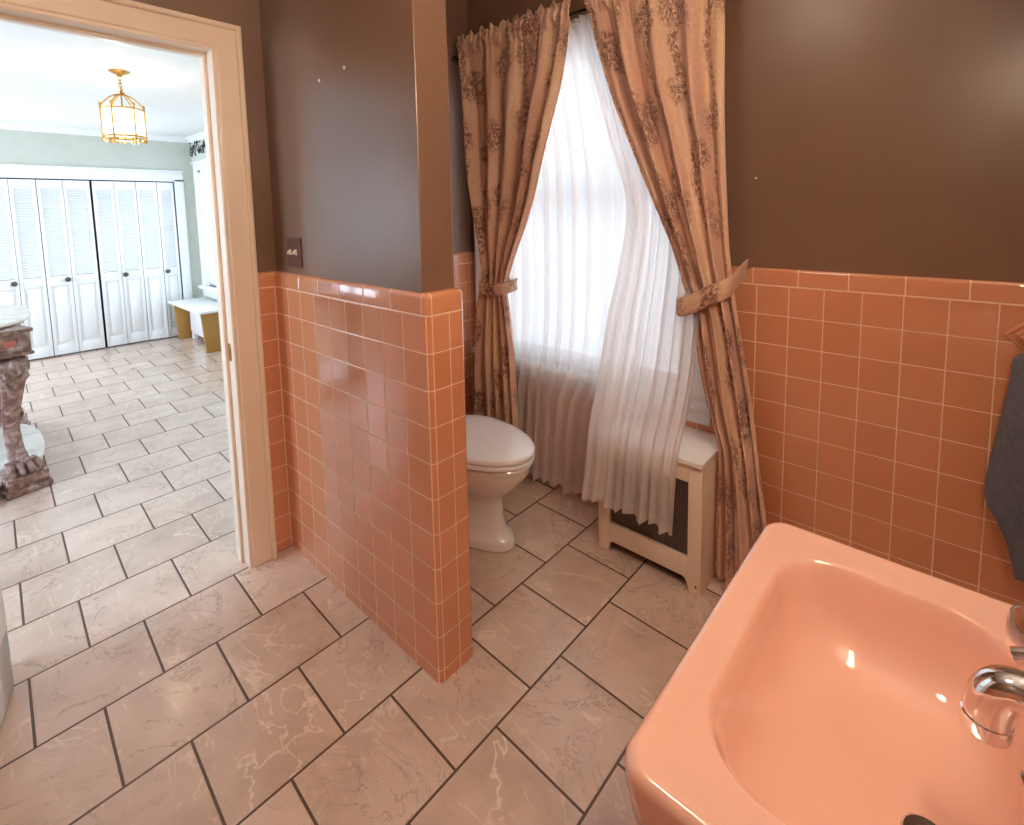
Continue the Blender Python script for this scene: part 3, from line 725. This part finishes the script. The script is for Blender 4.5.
b = MB(); b.loft([rrect(.127, ty, .100, .232, .03, .705), rrect(.127, ty, .104, .236, .03, .712), rrect(.127, ty, .104, .236, .03, .732), rrect(.127, ty, .095, .228, .03, .742)]); b.build('tank_lid', M['porcelain'], to)
b = MB(); b.lathe([(0, 0), (.014, 0), (.014, .008), (0, .01)], (.22, ty-.15, .65), 16, 'x'); b.tube([(.228, ty-.15, .65), (.236, ty-.12, .645), (.238, ty-.075, .64)], [.006, .006, .008], 8); b.build('flush_lever', M['chrome'], to)
for s in (-.105, .105):
    MB().lathe([(0, .0), (.016, 0), (.015, .012), (.008, .02), (0, .022)], (.42, ty+s*1.05, .03), 16).build('bolt_cap', M['porcelain'], to)

to.location.x -= .018
# ------------------------------------------------------------------ wash basin
SX0, SX1, SY0, SY1, SZ = 1.845, XN-.012, -1.555, -.95, .81
sk = thing('wash_basin', ((SX0+SX1)/2, (SY0+SY1)/2, 0), 'glossy pink porcelain wash basin in the foreground corner', 'basin')
cx, cy, hx, hy = (SX0+SX1)/2, (SY0+SY1)/2, (SX1-SX0)/2, (SY1-SY0)/2
bx0, bx1, by0, by1 = 1.897, 2.205, -1.487, -1.018
bcx, bcy, bhx, bhy = (bx0+bx1)/2, (by0+by1)/2, (bx1-bx0)/2, (by1-by0)/2
L = []
for ins, z, r in ((.16, SZ-.20, .10), (.10, SZ-.165, .09), (.045, SZ-.11, .06), (.012, SZ-.085, .05), (.004, SZ-.07, .045), (.0, SZ-.03, .04), (0, SZ-.012, .038), (.003, SZ-.005, .037), (.008, SZ, .034), (.014, SZ+.001, .03), (.024, SZ-.003, .028), (.034, SZ-.005, .03)):
    L.append(rrect(cx, cy, hx-ins, hy-ins, r, z))
dd = [(-.003, -.0050, .098), (.0, -.0062, .095), (.0025, -.010, .093), (.005, -.018, .092), (.010, -.045, .09), (.018, -.085, .088), (.033, -.115, .085), (.058, -.134, .08), (.10, -.144, .06), (.13, -.1485, .035)]
for ins, dz, r in dd:
    k = min(r, min(bhx-ins, bhy-ins)-.001)
    L.append(rrect(bcx+ins*.35, bcy, bhx-ins, bhy-ins*1.25, k, SZ+dz))
b = MB(); b.loft(L); b.build('basin', M['pink'], sk)
b = MB(); b.loft([rrect(2.2, bcy, .15, .13, .06, 0), rrect(2.2, bcy, .15, .13, .06, .02), rrect(2.2, bcy, .11, .09, .06, .06), rrect(2.2, bcy, .09, .07, .05, .3), rrect(2.19, bcy, .11, .10, .06, .52), rrect(2.17, bcy, .16, .15, .08, .625)])
b.build('pedestal', M['pink'], sk)
dx_, dz_ = 2.115, SZ-.1475
MB().lathe([(0, -.004), (.012, -.004), (.014, .003), (.024, .004), (.027, .002), (.028, -.006), (0, -.008)], (dx_, bcy-.025, dz_), 28).build('drain', M['chrome'], sk)
b = MB(); b.loft([rrect(2.302, bcy, .035, .13, .03, SZ-.005), rrect(2.302, bcy, .035, .13, .03, SZ+.012), rrect(2.302, bcy, .028, .12, .026, SZ+.022)])
fa = b.build('faucet', M['chrome'], sk)
b = MB(); b.tube([(2.315, bcy, SZ+.012), (2.29, bcy, SZ+.036), (2.26, bcy, SZ+.055), (2.225, bcy, SZ+.071), (2.192, bcy, SZ+.078), (2.170, bcy, SZ+.072), (2.160, bcy, SZ+.05), (2.158, bcy, SZ+.026)], [.026, .026, .024, .022, .021, .0215, .022, .0215], 24, fine=5)
b.lathe([(0.0, 0), (.0215, 0), (.023, .004), (.023, .018), (.021, .02)], (2.158, bcy, SZ+.012), 20)
b.build('spout', M['chrome'], fa)
for s in (-.098, .098):
    b = MB(); b.lathe([(0, 0), (.022, 0), (.02, .018), (.016, .028), (.021, .034), (.023, .046), (.018, .056), (0, .06)], (2.3, bcy+s, SZ+.018), 24)
    b.tube([(2.3, bcy+s, SZ+.066), (2.265, bcy+s*1.0, SZ+.068), (2.215, bcy+s*.98, SZ+.060), (2.183, bcy+s*.96, SZ+.050)], [.013, .014, .017, .013], 16, flat=.6, fine=4)
    b.build('handle', M['chrome'], fa)
MB().lathe([(0, 0), (.004, 0), (.004, .04), (.008, .044), (.008, .052), (0, .055)], (2.335, bcy, SZ+.02), 12).build('lift_rod', M['chrome'], fa)
# small chrome soap dish at the far back corner of the ledge
sd = thing('soap_dish', (2.245, -1.015, SZ), 'small chrome dish on the far back corner of the pink basin', 'soap dish')
b = MB(); b.loft([rrect(2.248, -1.015, .03, .025, .02, SZ-.004), rrect(2.248, -1.015, .052, .04, .03, SZ+.006), rrect(2.248, -1.015, .06, .046, .034, SZ+.016), rrect(2.248, -1.015, .057, .043, .032, SZ+.016), rrect(2.248, -1.015, .048, .036, .026, SZ+.008), rrect(2.248, -1.015, .03, .02, .015, SZ+.004)])
b.build('dish', M['chrome'], sd)

# ------------------------------------------------------------------ towel and its holder
th = thing('towel_holder', (2.245, 0, 1.05), 'salmon ceramic diamond towel holder on the tiled wall', 'towel holder')
b = MB(); hcx = 2.248
for k, (s, d) in enumerate(((.042, 0), (.042, -.006), (.036, -.010), (.03, -.010), (.026, -.006), (.018, -.006), (.014, -.03), (.016, -.05), (0.002, -.056))):
    pass
lo = []
for s, d in ((.046, .002), (.046, -.008), (.042, -.013), (.034, -.013), (.029, -.007), (.022, -.007), (.016, -.02), (.015, -.045), (.012, -.052)):
    lo.append([(hcx+s, d, 1.052), (hcx+s*.1, d, 1.052+s*.9), (hcx, d, 1.052+s), (hcx-s*.1, d, 1.052+s*.9), (hcx-s, d, 1.052), (hcx-s*.1, d, 1.052-s*.9), (hcx, d, 1.052-s), (hcx+s*.1, d, 1.052-s*.9)])
b.loft(lo); b.build('bracket', M['ceramic'], th, smooth=False, bevel=.0015)
def towel_fn(u, v):
    z = lerp(1.008, .36, v)
    w0 = interp([(1.008, 2.236, 2.29), (.985, 2.222, 2.30), (.95, 2.222, 2.315), (.87, 2.215, 2.335), (.75, 2.202, 2.35), (.62, 2.188, 2.36), (.555, 2.192, 2.37), (.5, 2.22, 2.375), (.45, 2.242, 2.375), (.36, 2.262, 2.37)], z)
    a = 2*PI*u; x = lerp(w0[0], w0[1], .5+.5*math.cos(a)*-1)
    th_ = .020+.012*min(1, v*3); y = -.05+th_*math.sin(a)+.010*math.sin(11*x*8+4*z)*min(1, v*4)
    return x, y, z
b = MB(); nl = 40
loops = [[towel_fn(i/nl, j/36) for i in range(nl)] for j in range(37)]
b.loft(loops); o = b.build('hand_towel', M['towel']); tag(o, 'slate grey towel hanging on the tiled wall by the basin', 'towel')

# ------------------------------------------------------------------ radiator cover
rx0, rx1, ry = 1.012, 1.450, -.275
rc = thing('radiator_cover', ((rx0+rx1)/2, ry/2, 0), 'cream wooden radiator cover with dark mesh front under the window', 'radiator cover')
box(rx0-.010, rx1+.004, ry-.014, -.004, .495, .515).build('lid', M['lid'], rc, bevel=.004)
b = MB()
zt_ = .495
out = [(rx0, 0), (rx0+.05, 0), (rx0+.058, .03), (rx0+.075, .046), (rx1-.068, .046), (rx1-.05, .03), (rx1-.045, 0), (rx1, 0), (rx1, zt_), (rx0, zt_)]
hole = [(rx0+.052, .125), (rx1-.052, .125), (rx1-.052, zt_-.07), (rx0+.052, zt_-.07)]
# frame built from four rails so that the opening is real
b.prism([(rx0, 0), (rx0+.045, 0), (rx0+.052, .03), (rx0+.052, zt_), (rx0, zt_)], ry, ry+.02, 'y')
b.prism([(rx1, 0), (rx1, zt_), (rx1-.052, zt_), (rx1-.052, .03), (rx1-.045, 0)], ry, ry+.02, 'y')
b.prism([(rx0+.052, .05), (rx1-.052, .05), (rx1-.052, .128), (rx0+.052, .128)], ry, ry+.02, 'y')
b.prism([(rx0+.052, zt_-.07), (rx1-.052, zt_-.07), (rx1-.052, zt_), (rx0+.052, zt_)], ry, ry+.02, 'y')
for s, x in ((1, rx0+.052), (-1, rx1-.052)):
    b.prism([(x, .03), (x+s*.006, .043), (x+s*.02, .051), (x, .052)], ry, ry+.02, 'y')
b.build('front_frame', M['beige'], rc, bevel=.002)
for x in (rx0, rx1-.02): box(x, x+.02, ry+.02, -.004, 0, zt_).build('side_panel', M['beige'], rc, bevel=.002)
box(rx0+.04, rx1-.04, ry+.021, ry+.024, .11, zt_-.05).build('mesh_screen', M['screen'], rc, smooth=False)
box(rx0+.02, rx1-.02, -.03, -.005, 0.02, zt_).build('back_panel', M['gap'], rc, smooth=False)
MB().lathe([(0, 0), (.004, 0), (.003, -.002), (0, -.0025)], (rx1-.018, ry, .03), 10, 'y').build('screw', M['iron'], rc)

# ------------------------------------------------------------------ curtains
def fold_wave(u, n, ph):
    a = 2*PI*n*u
    return math.sin(a+ph+1.1*math.sin(2*PI*u*2.3+ph))*.72+.28*math.sin(a*1.83+ph*2.1)
def drape(tab, n, ph, wide, y_of=None, nu=220, nv=150, z0=None, z1=None, ruffle=None, pinch=None):
    z1 = tab[0][0] if z1 is None else z1; z0 = tab[-1][0] if z0 is None else z0
    def f(u, v):
        z = lerp(z0, z1, v); xl, xr, y, amp = interp(tab, z)
        wv = fold_wave(u, n, ph)
        sx = u+.012*math.sin(2*PI*n*u+ph+1)*(1-abs(2*u-1))
        e = 1.0
        if ruffle: e, amp = ruffle(u, z, amp)
        return (lerp(xl, xr, sx), y-amp*(wv*e if e else 1)-amp*.15*math.sin(9*z+5*u), z+(.012*math.sin(u*60)+.008*math.sin(u*131+2))*max(0, min(1, (z-z0-.9*(z1-z0))/(.1*(z1-z0)))) if ruffle is ruf else z)
    g = MB().grid(f, nu, nv, uvf=lambda u, v: (u*wide, lerp(z0, z1, v)))
    return g
RODZ = 2.285
def ruf(u, z, amp):
    d = z-RODZ
    r1 = .012*math.sin(u*95+1.5*math.sin(u*21))+.006*math.sin(u*230)
    if d > -.03: return 0.0, .012+.35*r1*(1 if d < .02 else 1.3)+.006*max(0, 1-abs(d)/.02)
    k = min(1, (-.03-d)/.30)
    return 1.0, lerp(.012+r1*.5, amp, k**.8)
tabL = [(2.335, .075, .800, -.125, .02), (2.285, .078, .795, -.132, .022), (2.0, .112, .742, -.135, .036), (1.74, .128, .660, -.135, .036), (1.46, .168, .562, -.135, .034), (1.2, .212, .446, -.135, .032),
        (1.08, .222, .398, -.135, .026), (1.03, .212, .385, -.135, .026), (.92, .190, .398, -.135, .032), (.62, .158, .432, -.135, .036), (.34, .145, .456, -.135, .036), (.03, .14, .47, -.135, .036)]
cl = thing('curtain', (.3, -.1, RODZ), 'floral brocade curtain tied back beside the toilet', 'curtain', 'brocade curtains at the window')
drape(tabL, 4.2, .4, 1.05, ruffle=ruf).build('drape', M['brocade'], cl, solid=.003)
tabR = [(2.335, .872, 1.447, -.135, .025), (2.285, .880, 1.445, -.145, .026), (2.12, .922, 1.445, -.15, .034), (1.87, 1.0, 1.450, -.15, .038), (1.67, 1.09, 1.458, -.15, .036), (1.46, 1.182, 1.466, -.15, .034), (1.285, 1.258, 1.478, -.15, .032),
        (1.13, 1.312, 1.500, -.15, .028), (1.04, 1.345, 1.515, -.15, .030), (.80, 1.388, 1.558, -.155, .034), (.62, 1.43, 1.585, -.155, .034), (.54, 1.464, 1.605, -.18, .03), (.28, 1.468, 1.645, -.18, .032), (.03, 1.47, 1.675, -.18, .034)]
cr_ = thing('curtain', (1.35, -.12, RODZ), 'floral brocade curtain tied back beside the basin', 'curtain', 'brocade curtains at the window')
drape(tabR, 3.8, 2.2, 1.05, ruffle=ruf).build('drape', M['brocade'], cr_, solid=.003)
def band(path, h, parent, wid=.5):
    """cloth strip following a path, standing upright with height h"""
    n = len(path)-1
    def P(t):
        i = min(int(t*n), n-1); f = t*n-i
        a, b_, c_, d = path[max(i-1, 0)], path[i], path[i+1], path[min(i+2, n)]
        return [.5*((2*b_[k])+(-a[k]+c_[k])*f+(2*a[k]-5*b_[k]+4*c_[k]-d[k])*f*f+(-a[k]+3*b_[k]-3*c_[k]+d[k])*f**3) for k in range(3)]
    def f(u, v):
        p = P(u); hh = h*(.55+.45*math.sin(PI*min(1, max(0, .12+u*.8)))); q = (v-.5)
        bul = .008*math.cos(q*PI)+.002*math.sin(v*17+u*9); return (p[0], p[1]-bul, p[2]+q*hh)
    g = MB().grid(f, 80, 12, uvf=lambda u, v: (u*wid, v*h)); return g.build('tieback', M['brocade'], parent, solid=.004)
band([(.155, -.03, 1.045), (.175, -.11, 1.035), (.215, -.158, 1.03), (.30, -.178, 1.025), (.375, -.165, 1.035), (.412, -.115, 1.05), (.38, -.06, 1.055), (.2, -.045, 1.05)], .062, cl)
band([(1.505, -.012, 1.205), (1.507, -.09, 1.185), (1.492, -.165, 1.145), (1.44, -.198, 1.115), (1.37, -.205, 1.075), (1.318, -.19, 1.055), (1.292, -.14, 1.06), (1.33, -.09, 1.08)], .075, cr_)
b = MB(); b.tube([(.155, .0, 1.05), (.155, -.03, 1.05), (.16, -.045, 1.045)], .004, 8); b.build('tieback_hook', M['brass'], cl)
b = MB(); b.tube([(1.505, .002, 1.20), (1.505, -.018, 1.20), (1.503, -.03, 1.195)], .004, 8); b.build('tieback_hook', M['brass'], cr_)

rd = thing('curtain_rod', (.7, -.1, RODZ), 'dark curtain rod carrying the brocade curtains', 'curtain rod')
b = MB(); b.tube([(.03, -.02, RODZ), (.032, -.075, RODZ), (.04, -.09, RODZ), (.07, -.096, RODZ), (.4, -.096, RODZ), (.8, -.098, RODZ), (1.2, -.10, RODZ), (1.40, -.102, RODZ), (1.425, -.098, RODZ), (1.44, -.085, RODZ), (1.448, .0, RODZ)], .008, 12); b.build('rod', M['rod'], rd)
for x in (.03, 1.448):
    b = MB(); b.box(x-.012, x+.012, -.026, .0085, RODZ-.03, RODZ+.03); b.build('bracket', M['rod'], rd, bevel=.003)
sr = thing('sheer_rod', (.7, -.06, 2.25), 'slim cream rod behind the curtains carrying the sheers', 'curtain rod')
b = MB(); b.tube([(.05, .0, 2.255), (.052, -.05, 2.255), (.08, -.064, 2.255), (1.38, -.064, 2.255), (1.405, -.05, 2.255), (1.407, .0, 2.255)], .006, 10); b.build('rod', M['ivory'], sr)
# small bracket on the doorway wall
pb = thing('wall_bracket', (0, -.10, 2.25), 'small dark metal bracket on the brown wall beside the curtain', 'bracket')
b = MB(); b.lathe([(0, 0), (.02, 0), (.02, .006), (.01, .01), (0, .012)], (0, -.10, 2.25), 16, 'x'); b.tube([(.008, -.10, 2.25), (.03, -.10, 2.245), (.05, -.10, 2.225), (.06, -.10, 2.20)], .006, 8); b.build('bracket', M['rod'], pb)

s1 = thing('sheer_curtain', (.5, -.06, 2.25), 'straight white sheer curtain panel hanging behind the toilet', 'sheer curtain', 'sheer curtains at the window')
def sruf(u, z, amp):
    d = z-2.255
    return (1, amp) if d < -.2 else (1, lerp(amp, .008+.005*math.sin(u*160), (d+.2)/.2 if d < 0 else 1))
tS1 = [(2.275, .10, .93, -.064, .010), (2.2, .10, .98, -.066, .017), (1.6, .10, 1.12, -.070, .021), (1.0, .11, 1.12, -.074, .022), (.62, .12, 1.05, -.078, .018), (.5, .12, .985, -.078, .019), (.045, .13, .92, -.082, .022)]
def hem_wave(g, amp, n, zr):
    for i, (x, y, z) in enumerate(g.v):
        k = max(0, 1-(z-zr)/.35); g.v[i] = (x, y, z+k*amp*math.sin(x*n))
    return g
hem_wave(drape(tS1, 13, .3, 2.4, ruffle=sruf, nu=300, nv=60), .012, 60, .045).build('voile', M['sheer'], s1)
s2 = thing('sheer_curtain', (1.1, -.08, 2.25), 'white sheer curtain panel swept over the radiator cover', 'sheer curtain', 'sheer curtains at the window')
tS2 = [(2.275, .80, 1.33, -.082, .008), (2.2, .82, 1.34, -.090, .012), (1.75, .96, 1.365, -.104, .014), (1.46, 1.055, 1.375, -.114, .016), (1.2, 1.03, 1.385, -.125, .018), (1.0, 1.005, 1.39, -.165, .020), (.8, .998, 1.392, -.215, .020), (.65, .995, 1.385, -.265, .018), (.56, .995, 1.38, -.303, .014),
       (.50, 1.0, 1.38, -.325, .014), (.40, 1.0, 1.38, -.335, .018), (.24, .982, 1.375, -.338, .022)]
g = hem_wave(drape(tS2, 8, 1.2, 1.5, ruffle=sruf, nu=260, nv=90), .010, 55, .24)
for i, q in enumerate(g.uv): g.uv[i] = (q[0], q[1]-.19)
g.build('voile', M['sheer'], s2)
for i, q in enumerate(()): pass

# ------------------------------------------------------------------ small things on the partition
sw = thing('light_switch', (.174, py0+.012, 1.285), 'brown double light switch with ivory toggles on the partition', 'light switch')
yw = py0+.012
MB().loft([[(.174+a, yw, 1.285+c_) for a, c_ in ((-.058, -.058), (.058, -.058), (.058, .058), (-.058, .058))], [(.174+a, yw-.004, 1.285+c_) for a, c_ in ((-.058, -.058), (.058, -.058), (.058, .058), (-.058, .058))], [(.174+a, yw-.007, 1.285+c_) for a, c_ in ((-.053, -.053), (.053, -.053), (.053, .053), (-.053, .053))]]).build('switch_plate', M['switch'], sw, smooth=False)
for a in (-.023, .023):
    b = MB(); b.loft([rrect(.174+a, 1.285, .0055, .012, .002, 0, 3), rrect(.174+a, 1.283, .005, .008, .002, 1, 3), rrect(.174+a, 1.275, .0045, .005, .002, 2, 3)])
    b.v = [(x, yw-.006-.007*z, y+.004*z) for x, y, z in b.v]; b.build('toggle', M['ivory'], sw)
for i, (x, z, lb) in enumerate(((.602, 1.896, 'white wall anchor in the partition, the one nearer the window'), (.436, 1.886, 'white wall anchor in the partition, the one nearer the doorway'))):
    o = MB().lathe([(0, .001), (.006, .001), (.006, -.002), (.004, -.003), (.002, -.001), (0, -.0005)], (x, yw, z), 14, 'y').build('wall_anchor', M['ivory']); tag(o, lb, 'wall anchor', 'wall anchors in the partition')
o = MB().lathe([(0, .009), (.003, .009), (.003, .003), (.004, .001), (.004, -.002), (0, -.003)], (1.521, 0, 1.532), 12, 'y').build('wall_nail', M['ivory']); tag(o, 'small pale nail in the brown wall above the tiles', 'nail')

# ------------------------------------------------------------------ unseen bathroom lamps, guessed and added for lighting (above the basin, on the ceiling)
vl = thing('added_vanity_light', (XN, -1.25, 2.02), 'unseen vanity light bar with two tubes, added above the basin for lighting', 'wall lamp')
box(XN-.05, XN, -1.60, -.90, 1.97, 2.08).build('housing', M['white'], vl, bevel=.006)
for z in (1.995, 2.055):
    b = MB(); b.tube([(XN-.075, -1.56, z), (XN-.075, -.94, z)], .014, 14); b.build('tube', M['tube'], vl)
for y in (-1.585, -.915): box(XN-.095, XN-.04, y-.015, y+.015, 1.975, 2.075).build('end_cap', M['chrome'], vl, bevel=.004)
cd = thing('added_ceiling_light', (1.35, -1.85, ZC), 'unseen round ceiling light, added to light the bathroom', 'ceiling lamp')  # guessed fixture above the view, added for lighting
MB().lathe([(0, 0), (.17, 0), (.17, -.02), (.15, -.025), (0, -.026)], (1.35, -1.85, ZC), 32).build('pan', M['brass'], cd)
MB().lathe([(.155, -.02), (.15, -.05), (.12, -.08), (.06, -.10), (.004, -.105)], (1.35, -1.85, ZC), 32).build('shade', M['dome'], cd)

# ------------------------------------------------------------------ daylight
def area(name, loc, rot, sx, sy, power, col):
    l = bpy.data.lights.new(name, 'AREA'); l.shape = 'RECTANGLE'; l.size = sx; l.size_y = sy; l.energy = power; l.color = col
    o = bpy.data.objects.new(name, l); C.objects.link(o); o.location = loc; o.rotation_euler = rot; return o
area('skylight_bathroom_window', (.7, .30, 1.45), (-PI/2, 0, 0), 1.3, 1.7, 12.5, (.72, .86, 1))
area('skylight_bedroom_window', (-4.14, .30, 1.3), (-PI/2, 0, 0), 1.2, 1.5, 26, (.72, .86, 1))
area('added_skylight_bedroom_side', (-3.85, BY-.30, 1.4), (PI/2, 0, 0), 1.7, 1.5, 118, (.72, .85, 1))  # daylight for the added window nearer the closet
area('added_skylight_bedroom_near', (-1.15, BY-.30, 1.4), (PI/2, 0, 0), 1.7, 1.5, 112, (.60, .78, 1))  # daylight for the added near window, brightens the floor by the doorway
W = bpy.data.worlds.new('World'); bpy.context.scene.world = W; W.use_nodes = True
nt = W.node_tree; bg = nt.nodes['Background']; bg.inputs[1].default_value = .6
bg.inputs[0].default_value = (.80, .90, 1, 1)
pl = bpy.data.lights.new('lantern_glow', 'POINT'); pl.energy = 9; pl.color = (1, .82, .6); pl.shadow_soft_size = .015
o = bpy.data.objects.new('lantern_glow', pl); C.objects.link(o); o.location = (LX, LY, 2.10)

# ------------------------------------------------------------------ camera
yaw, pitch, roll = 7.36089080e-01, 9.78328381e-02, -1.93337417e-02
cyw, syw = math.cos(yaw), math.sin(yaw)
F_ = Vector((-syw*math.cos(pitch), cyw*math.cos(pitch), -math.sin(pitch))); R0 = Vector((cyw, syw, 0)); U0 = R0.cross(F_)
Rv = R0*math.cos(roll)+U0*math.sin(roll); Uv = -R0*math.sin(roll)+U0*math.cos(roll)
cam = bpy.data.cameras.new('camera'); co = bpy.data.objects.new('camera', cam); C.objects.link(co)
m3 = Matrix((Rv, Uv, -F_)).transposed(); co.matrix_world = Matrix.Translation((2.11381803, -2.00430707, 1.43043848)) @ m3.to_4x4()
cam.sensor_fit = 'HORIZONTAL'; cam.sensor_width = 36; cam.lens = 504.854538/1024*36
cam.shift_x = 0; cam.shift_y = (260.01-412.5)/1024; cam.clip_start = .02
sc_ = bpy.context.scene; sc_.camera = co
vs = sc_.view_settings; sc_.display_settings.display_device = 'sRGB'; vs.view_transform = 'Standard'; vs.look = 'None'; vs.gamma = 1; vs.use_curve_mapping = False
vs.exposure = 0.8
sc_.cycles.use_denoising = True
sc_.cycles.max_bounces = 10; sc_.cycles.diffuse_bounces = 5; sc_.cycles.transparent_max_bounces = 16
sc_.cycles.sample_clamp_indirect = 8
